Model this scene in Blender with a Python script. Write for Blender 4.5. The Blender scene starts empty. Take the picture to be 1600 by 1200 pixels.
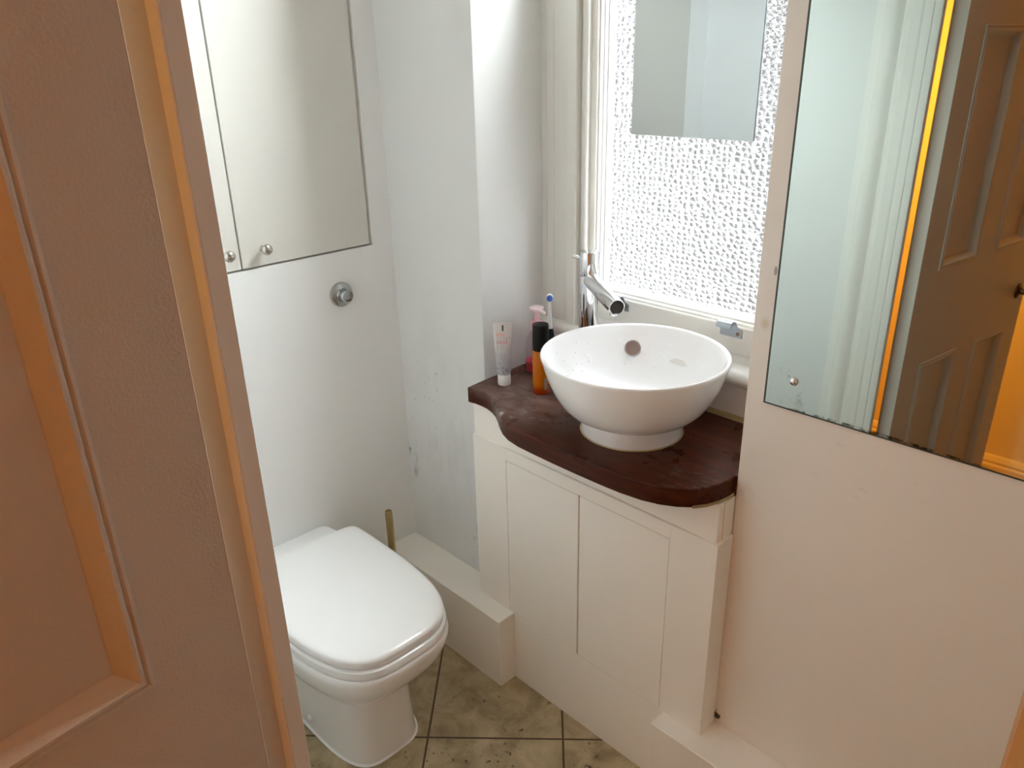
import bpy, bmesh, math, random
from mathutils import Vector, Matrix, noise as mnoise
random.seed(7)
SC = bpy.context.scene
COL = SC.collection
PI = math.pi

# ------------------------------------------------------------------ camera
cam_d = bpy.data.cameras.new('camera')
cam = bpy.data.objects.new('camera', cam_d); COL.objects.link(cam)
cam_d.sensor_fit = 'HORIZONTAL'; cam_d.sensor_width = 36.0
cam_d.lens = 1204.156 * 36.0 / 1600.0
cam_d.clip_start = 0.01; cam_d.clip_end = 200
def cam_matrix(pitch, roll, yaw, pos):
    fh = Vector((-math.cos(yaw), math.sin(yaw), 0)); up = Vector((0, 0, 1))
    r = fh.cross(up)
    f = math.cos(pitch) * fh - math.sin(pitch) * up
    u = r.cross(f)
    c, s = math.cos(roll), math.sin(roll)
    R = c * r + s * u; U = -s * r + c * u
    m = Matrix(((R.x, U.x, -f.x, pos[0]), (R.y, U.y, -f.y, pos[1]), (R.z, U.z, -f.z, pos[2]), (0, 0, 0, 1)))
    return m
cam.matrix_world = cam_matrix(.398693829, -.0238703266, .763732322, (0, 0, 1.54))
SC.camera = cam

# ------------------------------------------------------------------ sky, lamps, exposure
world = bpy.data.worlds.new('overcast_sky'); SC.world = world
world.use_nodes = True
wn, wl_ = world.node_tree.nodes, world.node_tree.links
bg = wn['Background']
bg.inputs[0].default_value = (0.93, 0.965, 1.0, 1)
# overcast sky: brighter overhead than at the horizon
wtc = wn.new('ShaderNodeTexCoord'); wsx = wn.new('ShaderNodeSeparateXYZ'); wl_.new(wtc.outputs['Generated'], wsx.inputs[0])
wmr = wn.new('ShaderNodeMapRange'); wmr.interpolation_type = 'SMOOTHSTEP'
wmr.inputs['From Min'].default_value = .20; wmr.inputs['From Max'].default_value = .60
wmr.inputs['To Min'].default_value = 1.0; wmr.inputs['To Max'].default_value = 8.0
wl_.new(wsx.outputs['Z'], wmr.inputs['Value'])
# bright unseen sky patch added right of the window to light the toilet wall
wdp = wn.new('ShaderNodeVectorMath'); wdp.operation = 'DOT_PRODUCT'; wdp.inputs[1].default_value = Vector((.60, .48, .80)).normalized()
wl_.new(wtc.outputs['Generated'], wdp.inputs[0])
wm2 = wn.new('ShaderNodeMapRange'); wm2.interpolation_type = 'SMOOTHSTEP'
wm2.inputs['From Min'].default_value = .44; wm2.inputs['From Max'].default_value = .98; wm2.inputs['To Max'].default_value = 44.0
wl_.new(wdp.outputs['Value'], wm2.inputs['Value'])
wad = wn.new('ShaderNodeMath'); wad.operation = 'ADD'
wl_.new(wmr.outputs[0], wad.inputs[0]); wl_.new(wm2.outputs[0], wad.inputs[1]); wl_.new(wad.outputs[0], bg.inputs[1])
SC.cycles.max_bounces = 24; SC.cycles.diffuse_bounces = 16; SC.cycles.glossy_bounces = 8; SC.cycles.transmission_bounces = 12
SC.view_settings.view_transform = 'Standard'
SC.view_settings.look = 'None'
SC.view_settings.exposure = 0.86
SC.view_settings.gamma = 1.0
try: SC.view_settings.use_curve_mapping = False
except Exception: pass
def point_light(name, loc, power, colour, radius):
    l = bpy.data.lights.new(name, 'POINT'); l.energy = power; l.color = colour; l.shadow_soft_size = radius
    o = bpy.data.objects.new(name, l); COL.objects.link(o); o.location = loc
    return o
point_light('hall_lamp_light', (-1.00, -.12, 1.50), 15, (1.0, .55, .10), .06)
# portals: they give no light of their own, they only tell the renderer where the sky comes in
def portal(name, loc, sx, sy):
    l = bpy.data.lights.new(name, 'AREA'); l.shape = 'RECTANGLE'; l.size = sx; l.size_y = sy
    l.cycles.is_portal = True
    o = bpy.data.objects.new(name, l); COL.objects.link(o); o.location = loc
    o.rotation_euler = Vector((0, -1, 0)).to_track_quat('-Z', 'Y').to_euler()
    return o
portal('portal_added_sash', (-.942, 1.52, 2.11), .49, .56)
portal('portal_lower_sash', (-.942, 1.52, 1.415), .49, .80)

# ------------------------------------------------------------------ materials
def new_mat(name):
    m = bpy.data.materials.new(name); m.use_nodes = True
    nt = m.node_tree
    return m, nt, nt.nodes, nt.links, nt.nodes['Principled BSDF']
def lin(r, g, b):
    f = lambda c: (c / 255 / 12.92) if c / 255 <= .04045 else ((c / 255 + .055) / 1.055) ** 2.4
    return (f(r), f(g), f(b), 1)
def paint(name, rgb, rough=.45, var=.03, bump=.06, bscale=60, spec=.5, metallic=0.0, coat=0.0):
    m, nt, N, L, P = new_mat(name)
    P.inputs['Roughness'].default_value = rough
    P.inputs['Metallic'].default_value = metallic
    P.inputs['Specular IOR Level'].default_value = spec
    P.inputs['Coat Weight'].default_value = coat
    tc = N.new('ShaderNodeTexCoord')
    n = N.new('ShaderNodeTexNoise'); n.inputs['Scale'].default_value = 6; n.inputs['Detail'].default_value = 5
    L.new(tc.outputs['Object'], n.inputs['Vector'])
    mix = N.new('ShaderNodeMix'); mix.data_type = 'RGBA'
    c = rgb
    mix.inputs['A'].default_value = (c[0] * (1 - var), c[1] * (1 - var), c[2] * (1 - var), 1)
    mix.inputs['B'].default_value = (min(1, c[0] * (1 + var)), min(1, c[1] * (1 + var)), min(1, c[2] * (1 + var)), 1)
    L.new(n.outputs['Fac'], mix.inputs['Factor'])
    L.new(mix.outputs['Result'], P.inputs['Base Color'])
    if bump:
        n2 = N.new('ShaderNodeTexNoise'); n2.inputs['Scale'].default_value = bscale; n2.inputs['Detail'].default_value = 3
        L.new(tc.outputs['Object'], n2.inputs['Vector'])
        b = N.new('ShaderNodeBump'); b.inputs['Strength'].default_value = bump; b.inputs['Distance'].default_value = .002
        L.new(n2.outputs['Fac'], b.inputs['Height']); L.new(b.outputs['Normal'], P.inputs['Normal'])
    m['_mix'] = 1
    return m
def nodes_of(m):
    return m.node_tree, m.node_tree.nodes, m.node_tree.links, m.node_tree.nodes['Principled BSDF']
def overlay(m, mask_builder, rgb):
    """put a second colour over a material's base colour where mask_builder's node says so (dirt, stains)"""
    nt, N, L, P = nodes_of(m)
    old = P.inputs['Base Color'].links[0].from_socket
    mx = N.new('ShaderNodeMix'); mx.data_type = 'RGBA'
    L.new(old, mx.inputs['A']); mx.inputs['B'].default_value = rgb
    L.new(mask_builder(N, L), mx.inputs['Factor'])
    L.new(mx.outputs['Result'], P.inputs['Base Color'])
def math_node(N, L, op, a, b=None, clamp=False):
    n = N.new('ShaderNodeMath'); n.operation = op; n.use_clamp = clamp
    for i, v in enumerate((a, b)):
        if v is None: continue
        if isinstance(v, (int, float)): n.inputs[i].default_value = v
        else: L.new(v, n.inputs[i])
    return n.outputs[0]
def ramp(N, L, src, lo, hi, smooth=True):
    n = N.new('ShaderNodeMapRange'); n.interpolation_type = 'SMOOTHSTEP' if smooth else 'LINEAR'
    n.inputs['From Min'].default_value = lo; n.inputs['From Max'].default_value = hi
    L.new(src, n.inputs['Value'])
    return n.outputs[0]
def noise_fac(N, L, scale, detail=5, rough=.6, stretch=None, offs=(0, 0, 0)):
    tc = N.new('ShaderNodeTexCoord'); mp = N.new('ShaderNodeMapping')
    if stretch: mp.inputs['Scale'].default_value = stretch
    mp.inputs['Location'].default_value = offs
    L.new(tc.outputs['Object'], mp.inputs['Vector'])
    n = N.new('ShaderNodeTexNoise'); n.inputs['Scale'].default_value = scale
    n.inputs['Detail'].default_value = detail; n.inputs['Roughness'].default_value = rough
    L.new(mp.outputs['Vector'], n.inputs['Vector'])
    return n.outputs['Fac']
def blob(N, L, centre, radii):
    """1 at the centre of an ellipsoid in object space, 0 outside"""
    tc = N.new('ShaderNodeTexCoord'); mp = N.new('ShaderNodeMapping'); mp.vector_type = 'POINT'
    s = [1 / r for r in radii]
    mp.inputs['Scale'].default_value = s
    mp.inputs['Location'].default_value = [-c * k for c, k in zip(centre, s)]
    L.new(tc.outputs['Object'], mp.inputs['Vector'])
    ln = N.new('ShaderNodeVectorMath'); ln.operation = 'LENGTH'; L.new(mp.outputs['Vector'], ln.inputs[0])
    return ramp(N, L, ln.outputs['Value'], 1.0, 0.0)

M = {}
M['wall'] = paint('white_wall_paint', (.89, .89, .88), .5, .02, .12, 45)
M['wall_grey'] = paint('stained_wall_paint', (.75, .755, .745), .55, .025, .15, 40)
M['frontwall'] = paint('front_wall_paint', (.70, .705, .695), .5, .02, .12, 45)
M['pier'] = paint('hall_tinted_wall_paint', (.86, .82, .76), .5, .02, .12, 45)  # warm spill from the hall lamp is put into this wall colour
M['gloss'] = paint('cream_gloss_paint', (.77, .755, .71), .38, .02, .06, 80)
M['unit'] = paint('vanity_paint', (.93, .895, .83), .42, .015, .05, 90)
M['cab'] = paint('cabinet_door_paint', (.71, .69, .64), .40, .015, .04, 90)
M['door'] = paint('door_paint', (.56, .535, .485), .40, .02, .15, 300)
M['frame'] = paint('door_frame_paint', (.56, .535, .485), .42, .02, .08, 120)
M['hallwall'] = paint('hall_wall_paint', (.90, .72, .40), .6, .03, .1, 40)
M['wood_hall'] = paint('hall_floor_wood', (.25, .13, .06), .5, .2, .05, 40)
M['ceramic'] = paint('white_ceramic', (.91, .91, .91), .07, .006, 0, spec=.5, coat=.3)
M['seatplastic'] = paint('white_seat_plastic', (.90, .90, .895), .16, .006, .0)
M['chrome'] = paint('chrome', (.82, .83, .85), .06, .01, 0, metallic=1.0)
M['flushmetal'] = paint('worn_chrome', (.50, .515, .51), .20, .05, .02, 60, metallic=1.0)
M['dullchrome'] = paint('dull_chrome', (.40, .385, .375), .30, .1, .02, 60, metallic=.85)
M['satin'] = paint('satin_nickel', (.62, .58, .53), .22, .03, .03, metallic=1.0)
M['steel'] = paint('dull_steel', (.34, .37, .40), .38, .06, .08, 200, metallic=.9)
M['brick'] = paint('outside_brick', (.06, .058, .056), .8, .2, .3, 30)
M['dark'] = paint('dark_gap', (.035, .03, .025), .9, .1, 0)
M['brass'] = paint('dull_brass', (.50, .40, .19), .42, .1, .05, metallic=.85)
M['darkmetal'] = paint('aged_bronze', (.20, .15, .09), .28, .1, .04, metallic=1.0)
M['black'] = paint('black_plastic', (.005, .005, .005), .45, .1, .03, 300, spec=.25)
M['black_soft'] = paint('black_rubber_grip', (.006, .006, .008), .5, .1, .03, 300, spec=.25)
M['whiteplastic'] = paint('white_plastic', (.82, .81, .80), .3, .01, 0)
M['bristle'] = paint('blue_bristles', (.04, .13, .50), .6, .15, .2, 900)
M['sealant'] = paint('yellowed_sealant', (.36, .28, .13), .5, .3, .3, 120)
M['mirroredge'] = paint('mirror_glass_edge', (.05, .06, .05), .35, .2, .1, 100)
M['label'] = paint('paper_label', (.75, .60, .45), .5, .02, 0)

# stained patch of wall between the toilet wall and the window recess (mould specks, rubbed grey filler)
def st1(N, L):
    n = ramp(N, L, noise_fac(N, L, 7, 8, .7, (1.6, 1, .7)), .40, .66)
    return math_node(N, L, 'MULTIPLY', math_node(N, L, 'MULTIPLY', n, blob(N, L, (-1.50, 1.167, .62), (.24, .3, .50))), .28)
overlay(M['wall_grey'], st1, (.42, .43, .42, 1))
def st2(N, L):
    n = ramp(N, L, noise_fac(N, L, 38, 6, .7, (1, 1, .45)), .52, .68)
    a = blob(N, L, (-1.66, 1.167, .47), (.055, .2, .17)); b = blob(N, L, (-1.385, 1.167, .34), (.06, .2, .14))
    return math_node(N, L, 'MULTIPLY', n, math_node(N, L, 'ADD', a, b, True), True)
overlay(M['wall_grey'], st2, (.20, .20, .19, 1))
def st3(N, L):
    n = ramp(N, L, noise_fac(N, L, 60, 3, .5), .63, .70)
    return math_node(N, L, 'MULTIPLY', n, blob(N, L, (-1.56, 1.167, .70), (.12, .3, .18)))
overlay(M['wall_grey'], st3, (.36, .36, .35, 1))
# rubbed marks on the wall below the big mirror, small brown mark and paint chip by its edge
def st4(N, L):
    n = ramp(N, L, noise_fac(N, L, 24, 6, .7, (1, 1, 2.2)), .58, .72)
    return math_node(N, L, 'MULTIPLY', math_node(N, L, 'MULTIPLY', n, blob(N, L, (-.40, 1.167, .90), (.22, .3, .12))), .30)
overlay(M['pier'], st4, (.40, .36, .33, 1))
overlay(M['pier'], lambda N, L: math_node(N, L, 'MULTIPLY', blob(N, L, (-.596, 1.167, 1.118), (.012, .02, .016)), .55), (.55, .42, .22, 1))
overlay(M['pier'], lambda N, L: ramp(N, L, math_node(N, L, 'MULTIPLY', blob(N, L, (-.608, 1.167, .236), (.013, .09, .018)), ramp(N, L, noise_fac(N, L, 80, 4), .40, .55)), .05, .3), (.07, .06, .04, 1))

overlay(M['pier'], lambda N, L: math_node(N, L, 'MULTIPLY', ramp(N, L, blob(N, L, (-.5875, 1.167, 1.211), (.0045, .02, .011)), .1, .35), .8), (.26, .26, .28, 1))
# worktop wood
def make_wood():
    m, nt, N, L, P = new_mat('dark_mahogany')
    tc = N.new('ShaderNodeTexCoord'); mp = N.new('ShaderNodeMapping'); mp.inputs['Scale'].default_value = (1.2, 14, 22)
    L.new(tc.outputs['Object'], mp.inputs['Vector'])
    n = N.new('ShaderNodeTexNoise'); n.inputs['Scale'].default_value = 4; n.inputs['Detail'].default_value = 8; n.inputs['Distortion'].default_value = .6
    L.new(mp.outputs['Vector'], n.inputs['Vector'])
    cr = N.new('ShaderNodeValToRGB')
    cr.color_ramp.elements[0].position = .30; cr.color_ramp.elements[0].color = (.030, .0072, .0032, 1)
    cr.color_ramp.elements[1].position = .74; cr.color_ramp.elements[1].color = (.092, .023, .009, 1)
    L.new(n.outputs['Fac'], cr.inputs['Fac'])
    L.new(cr.outputs['Color'], P.inputs['Base Color'])
    P.inputs['Specular IOR Level'].default_value = .12
    r = noise_fac(N, L, 9, 5); L.new(ramp(N, L, r, .1, 1.3, False), P.inputs['Roughness'])
    b = N.new('ShaderNodeBump'); b.inputs['Strength'].default_value = .12; b.inputs['Distance'].default_value = .001
    L.new(n.outputs['Fac'], b.inputs['Height']); L.new(b.outputs['Normal'], P.inputs['Normal'])
    return m
M['wood'] = make_wood()
def w1(N, L):   # dried soap haze
    n = ramp(N, L, noise_fac(N, L, 13, 8, .7, (1, 1.6, 1)), .25, .85)
    return math_node(N, L, 'MULTIPLY', math_node(N, L, 'MULTIPLY', n, blob(N, L, (-1.20, 1.15, .813), (.26, .19, .03))), .75)
overlay(M['wood'], w1, (.40, .30, .26, 1))
def w2(N, L):
    n = ramp(N, L, noise_fac(N, L, 34, 6, .7), .50, .62)
    a = blob(N, L, (-1.135, 1.062, .813), (.045, .02, .02)); b = blob(N, L, (-1.075, 1.095, .813), (.06, .028, .02))
    return math_node(N, L, 'MULTIPLY', math_node(N, L, 'MULTIPLY', n, math_node(N, L, 'ADD', a, b, True)), .75)
overlay(M['wood'], w2, (.62, .56, .53, 1))
def w3(N, L):
    n = ramp(N, L, noise_fac(N, L, 26, 6, .7, (1, 2, 1)), .46, .70)
    return math_node(N, L, 'MULTIPLY', math_node(N, L, 'MULTIPLY', n, blob(N, L, (-.68, 1.10, .813), (.09, .09, .02))), .22)
overlay(M['wood'], w3, (.42, .36, .32, 1))

# floor tiles: square stone-look tiles with brown grout
def make_tiles():
    m, nt, N, L, P = new_mat('stone_floor_tile')
    tc = N.new('ShaderNodeTexCoord')
    br = N.new('ShaderNodeTexBrick'); br.offset = 0; br.squash = 1
    br.inputs['Scale'].default_value = 1; br.inputs['Brick Width'].default_value = .333; br.inputs['Row Height'].default_value = .333
    br.inputs['Mortar Size'].default_value = .0028; br.inputs['Mortar Smooth'].default_value = .15; br.inputs['Bias'].default_value = 0
    br.inputs['Color1'].default_value = (.30, .30, .30, 1); br.inputs['Color2'].default_value = (.7, .7, .7, 1)
    L.new(tc.outputs['Object'], br.inputs['Vector'])
    n1 = N.new('ShaderNodeTexNoise'); n1.inputs['Scale'].default_value = 11; n1.inputs['Detail'].default_value = 9; n1.inputs['Roughness'].default_value = .65; n1.inputs['Distortion'].default_value = .5
    L.new(tc.outputs['Object'], n1.inputs['Vector'])
    cr = N.new('ShaderNodeValToRGB')
    e = cr.color_ramp.elements
    e[0].position = .32; e[0].color = lin(140, 123, 92)
    e[1].position = .68; e[1].color = lin(204, 188, 155)
    x = cr.color_ramp.elements.new(.5); x.color = lin(176, 160, 126)
    L.new(n1.outputs['Fac'], cr.inputs['Fac'])
    # pits
    n2 = N.new('ShaderNodeTexNoise'); n2.inputs['Scale'].default_value = 55; n2.inputs['Detail'].default_value = 4; n2.inputs['Roughness'].default_value = .6
    L.new(tc.outputs['Object'], n2.inputs['Vector'])
    n3 = N.new('ShaderNodeTexNoise'); n3.inputs['Scale'].default_value = 7; L.new(tc.outputs['Object'], n3.inputs['Vector'])
    pit = math_node(N, L, 'MULTIPLY', ramp(N, L, n2.outputs['Fac'], .60, .68), ramp(N, L, n3.outputs['Fac'], .42, .6))
    mx = N.new('ShaderNodeMix'); mx.data_type = 'RGBA'
    L.new(pit, mx.inputs['Factor']); L.new(cr.outputs['Color'], mx.inputs['A']); mx.inputs['B'].default_value = lin(84, 74, 60)
    mg = N.new('ShaderNodeMix'); mg.data_type = 'RGBA'
    L.new(br.outputs['Fac'], mg.inputs['Factor']); L.new(mx.outputs['Result'], mg.inputs['A']); mg.inputs['B'].default_value = lin(86, 66, 46)
    L.new(mg.outputs['Result'], P.inputs['Base Color'])
    P.inputs['Roughness'].default_value = .42
    b = N.new('ShaderNodeBump'); b.inputs['Strength'].default_value = .5; b.inputs['Distance'].default_value = .002
    hh = math_node(N, L, 'SUBTRACT', math_node(N, L, 'MULTIPLY', n1.outputs['Fac'], .25), math_node(N, L, 'ADD', br.outputs['Fac'], math_node(N, L, 'MULTIPLY', pit, .3)))
    L.new(hh, b.inputs['Height']); L.new(b.outputs['Normal'], P.inputs['Normal'])
    return m
M['tile'] = make_tiles()

# hammered obscure glass
def make_obscure():
    m, nt, N, L, P = new_mat('hammered_obscure_glass')
    N.remove(P)
    out = N['Material Output']
    tc = N.new('ShaderNodeTexCoord'); mp = N.new('ShaderNodeMapping'); mp.inputs['Scale'].default_value = (1, 1, 1.3)
    L.new(tc.outputs['Object'], mp.inputs['Vector'])
    wb = N.new('ShaderNodeTexNoise'); wb.inputs['Scale'].default_value = 60; L.new(mp.outputs['Vector'], wb.inputs['Vector'])
    va = N.new('ShaderNodeVectorMath'); va.operation = 'MULTIPLY_ADD'; va.inputs[1].default_value = (.006, 0, .006)
    L.new(wb.outputs['Color'], va.inputs[0]); L.new(mp.outputs['Vector'], va.inputs[2])
    v = N.new('ShaderNodeTexVoronoi'); v.feature = 'F1'; v.voronoi_dimensions = '3D'; v.inputs['Scale'].default_value = 70; v.inputs['Randomness'].default_value = .55
    L.new(va.outputs[0], v.inputs['Vector'])
    n = N.new('ShaderNodeTexNoise'); n.inputs['Scale'].default_value = 260; n.inputs['Detail'].default_value = 2
    L.new(mp.outputs['Vector'], n.inputs['Vector'])
    h = math_node(N, L, 'ADD', math_node(N, L, 'POWER', v.outputs['Distance'], 1.9), math_node(N, L, 'MULTIPLY', n.outputs['Fac'], .09))
    b = N.new('ShaderNodeBump'); b.inputs['Strength'].default_value = 1.0; b.inputs['Distance'].default_value = .021
    L.new(h, b.inputs['Height'])
    g = N.new('ShaderNodeBsdfGlass'); g.inputs['Roughness'].default_value = .04; g.inputs['IOR'].default_value = 1.5
    g.inputs['Color'].default_value = (.80, .805, .81, 1)
    L.new(b.outputs['Normal'], g.inputs['Normal'])
    t = N.new('ShaderNodeBsdfTransparent'); t.inputs['Color'].default_value = (.64, .65, .66, 1)
    ms = N.new('ShaderNodeMixShader'); ms.inputs['Fac'].default_value = .965
    L.new(t.outputs[0], ms.inputs[1]); L.new(g.outputs[0], ms.inputs[2])
    L.new(ms.outputs[0], out.inputs['Surface'])
    return m
M['obscure'] = make_obscure()

def make_clearglass():  # glass for the upper sash, which is added for daylight
    m, nt, N, L, P = new_mat('added_clear_glass')
    N.remove(P)
    t = N.new('ShaderNodeBsdfTransparent'); t.inputs['Color'].default_value = (.96, .98, .97, 1)
    g = N.new('ShaderNodeBsdfGlossy'); g.inputs['Roughness'].default_value = .01
    ms = N.new('ShaderNodeMixShader'); ms.inputs['Fac'].default_value = .04
    L.new(t.outputs[0], ms.inputs[1]); L.new(g.outputs[0], ms.inputs[2])
    L.new(ms.outputs[0], N['Material Output'].inputs['Surface'])
    return m
M['clearglass'] = make_clearglass()
def make_mirror(name, tint, spots=None):
    m, nt, N, L, P = new_mat(name)
    P.inputs['Metallic'].default_value = 1.0; P.inputs['Roughness'].default_value = .015
    rgb = N.new('ShaderNodeRGB'); rgb.outputs[0].default_value = tint
    L.new(rgb.outputs[0], P.inputs['Base Color'])
    return m
M['mirror'] = make_mirror('silvered_mirror', (.56, .62, .585, 1))
M['mirror_small'] = make_mirror('small_mirror', (.43, .455, .455, 1))
def sp1(N, L):
    n = ramp(N, L, noise_fac(N, L, 26, 7, .75, (1, 1, .6)), .55, .66)
    a = blob(N, L, (.045, -.006, .048), (.062, .05, .062)); b = blob(N, L, (.002, -.006, .096), (.016, .05, .03))
    c = blob(N, L, (.032, -.006, .093), (.02, .05, .04))
    return math_node(N, L, 'MULTIPLY', math_node(N, L, 'MULTIPLY', n, math_node(N, L, 'ADD', math_node(N, L, 'ADD', a, b), c, True)), .9, True)
overlay(M['mirror'], sp1, (.20, .19, .16, 1))
def sp2(N, L):
    n = ramp(N, L, noise_fac(N, L, 60, 4, .6), .40, .6)
    a = blob(N, L, (.197, -.006, -.001), (.30, .05, .012))
    return math_node(N, L, 'MULTIPLY', n, ramp(N, L, a, .35, .6), True)
overlay(M['mirror'], sp2, (.08, .08, .06, 1))

def make_amber():
    m, nt, N, L, P = new_mat('amber_liquid_bottle')
    tc = N.new('ShaderNodeTexCoord'); sx = N.new('ShaderNodeSeparateXYZ'); L.new(tc.outputs['Object'], sx.inputs[0])
    cr = N.new('ShaderNodeValToRGB'); e = cr.color_ramp.elements
    e[0].position = 0; e[0].color = (.36, .025, .004, 1)
    e[1].position = .16; e[1].color = (.74, .22, .008, 1)
    x = cr.color_ramp.elements.new(.08); x.color = (.52, .08, .006, 1)
    L.new(ramp(N, L, sx.outputs['Z'], 0, .16, False), cr.inputs['Fac'])
    L.new(cr.outputs['Color'], P.inputs['Base Color'])
    P.inputs['Roughness'].default_value = .12
    P.inputs['Transmission Weight'].default_value = .35
    P.inputs['IOR'].default_value = 1.35
    P.inputs['Subsurface Weight'].default_value = .25
    P.inputs['Subsurface Radius'].default_value = (.03, .01, .003)
    return m
M['amber'] = make_amber()
def make_clear(name, rgb, trans=.7, rough=.1):
    m, nt, N, L, P = new_mat(name)
    n = N.new('ShaderNodeTexNoise'); n.inputs['Scale'].default_value = 20
    mx = N.new('ShaderNodeMix'); mx.data_type = 'RGBA'; L.new(n.outputs['Fac'], mx.inputs['Factor'])
    mx.inputs['A'].default_value = (*[c * .95 for c in rgb], 1); mx.inputs['B'].default_value = (*[min(1, c * 1.05) for c in rgb], 1)
    L.new(mx.outputs['Result'], P.inputs['Base Color'])
    P.inputs['Roughness'].default_value = rough; P.inputs['Transmission Weight'].default_value = trans; P.inputs['IOR'].default_value = 1.3
    return m
M['pinkclear'] = make_clear('clear_pink_plastic', (.95, .62, .64), .45, .12)
M['pinksoap'] = make_clear('red_soap_bottle', (.62, .05, .08), .35, .1)
M['palepink'] = make_clear('pale_pink_plastic', (.97, .80, .82), .3, .15)
M['droplet'] = make_clear('water', (.99, .99, 1.0), .0, .05)
def make_clearplastic():
    m, nt, N, L, P = new_mat('clear_plastic')
    N.remove(P)
    t = N.new('ShaderNodeBsdfTransparent'); t.inputs['Color'].default_value = (.97, .94, .945, 1)
    g = N.new('ShaderNodeBsdfGlossy'); g.inputs['Roughness'].default_value = .05
    ms = N.new('ShaderNodeMixShader'); ms.inputs['Fac'].default_value = .05
    L.new(t.outputs[0], ms.inputs[1]); L.new(g.outputs[0], ms.inputs[2]); L.new(ms.outputs[0], N['Material Output'].inputs['Surface'])
    return m
M['clearplastic'] = make_clearplastic()

def make_tube_print():
    m, nt, N, L, P = new_mat('printed_tube')
    tc = N.new('ShaderNodeTexCoord'); sx = N.new('ShaderNodeSeparateXYZ'); L.new(tc.outputs['Object'], sx.inputs[0])
    X, Z = sx.outputs['X'], sx.outputs['Z']
    def band(s, lo, hi, soft=.0012):
        return math_node(N, L, 'MULTIPLY', ramp(N, L, s, lo - soft, lo + soft), ramp(N, L, s, hi + soft, hi - soft))
    def over(prev, mask, rgb):
        mx = N.new('ShaderNodeMix'); mx.data_type = 'RGBA'; L.new(mask, mx.inputs['Factor'])
        if isinstance(prev, tuple): mx.inputs['A'].default_value = prev
        else: L.new(prev, mx.inputs['A'])
        mx.inputs['B'].default_value = rgb
        return mx.outputs['Result']
    inx = band(X, -.0180, .0165)
    base = (.66, .61, .59, 1)
    low = ramp(N, L, Z, .105, .045)
    c = over(base, math_node(N, L, 'MULTIPLY', low, .8), (.36, .38, .42, 1))
    # pink printed blocks
    c = over(c, math_node(N, L, 'MULTIPLY', math_node(N, L, 'MULTIPLY', band(Z, .123, .131), band(X, -.0165, .004)), .6), (.72, .30, .28, 1))
    c = over(c, math_node(N, L, 'MULTIPLY', math_node(N, L, 'MULTIPLY', band(Z, .105, .112), band(X, -.0165, .010)), .6), (.72, .30, .28, 1))
    # lines of small print
    wv = N.new('ShaderNodeTexWave'); wv.wave_type = 'BANDS'; wv.bands_direction = 'Z'; wv.inputs['Scale'].default_value = 85
    L.new(tc.outputs['Object'], wv.inputs['Vector'])
    tx = ramp(N, L, noise_fac(N, L, 420, 2, .5, (1, 1, .12)), .46, .56)
    lines = math_node(N, L, 'MULTIPLY', math_node(N, L, 'MULTIPLY', ramp(N, L, wv.outputs['Fac'], .5, .8), tx), math_node(N, L, 'MULTIPLY', inx, band(Z, .052, .122)))
    c = over(c, math_node(N, L, 'MULTIPLY', lines, .75), (.20, .20, .23, 1))
    # dark arrow-like mark at the crimp
    mk = math_node(N, L, 'MULTIPLY', band(Z, .136, .150), band(X, -.0026, .0018, .0008))
    c = over(c, mk, (.03, .03, .03, 1))
    # swirl of dark marks above the cap
    sw = math_node(N, L, 'MULTIPLY', ramp(N, L, noise_fac(N, L, 130, 3), .50, .58), math_node(N, L, 'MULTIPLY', band(Z, .026, .048, .004), inx))
    c = over(c, math_node(N, L, 'MULTIPLY', sw, .7), (.14, .15, .19, 1))
    L.new(c, P.inputs['Base Color'])
    P.inputs['Roughness'].default_value = .28
    return m
M['tube'] = make_tube_print()
def make_barcode():
    m, nt, N, L, P = new_mat('barcode_label')
    wv = N.new('ShaderNodeTexWave'); wv.wave_type = 'BANDS'; wv.bands_direction = 'Z'; wv.inputs['Scale'].default_value = 150; wv.inputs['Distortion'].default_value = 3.0
    tc = N.new('ShaderNodeTexCoord'); mp = N.new('ShaderNodeMapping'); mp.inputs['Scale'].default_value = (0, 0, 1)
    L.new(tc.outputs['Object'], mp.inputs['Vector']); L.new(mp.outputs['Vector'], wv.inputs['Vector'])
    mx = N.new('ShaderNodeMix'); mx.data_type = 'RGBA'; L.new(ramp(N, L, wv.outputs['Fac'], .45, .55), mx.inputs['Factor'])
    mx.inputs['A'].default_value = (.02, .015, .01, 1); mx.inputs['B'].default_value = (.72, .55, .40, 1)
    L.new(mx.outputs['Result'], P.inputs['Base Color']); P.inputs['Roughness'].default_value = .4
    return m
M['barcode'] = make_barcode()

# ------------------------------------------------------------------ mesh helpers
def obj(name, bm, mat, parent=None, loc=(0, 0, 0), rotz=0.0, bevel=0.0, bseg=2, smooth=35, subsurf=0):
    bmesh.ops.recalc_face_normals(bm, faces=bm.faces[:])
    me = bpy.data.meshes.new(name); bm.to_mesh(me); bm.free()
    o = bpy.data.objects.new(name, me); COL.objects.link(o)
    me.materials.append(M[mat] if isinstance(mat, str) else mat)
    if smooth:
        me.polygons.foreach_set('use_smooth', [True] * len(me.polygons))
        me.set_sharp_from_angle(angle=math.radians(smooth))
    if bevel:
        b = o.modifiers.new('bevel', 'BEVEL'); b.width = bevel; b.segments = bseg; b.limit_method = 'ANGLE'; b.angle_limit = math.radians(40)
        b.harden_normals = False
    if subsurf:
        s = o.modifiers.new('sub', 'SUBSURF'); s.levels = subsurf; s.render_levels = subsurf
    o.location = loc; o.rotation_euler = (0, 0, rotz)
    if parent is not None: o.parent = parent
    return o
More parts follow.
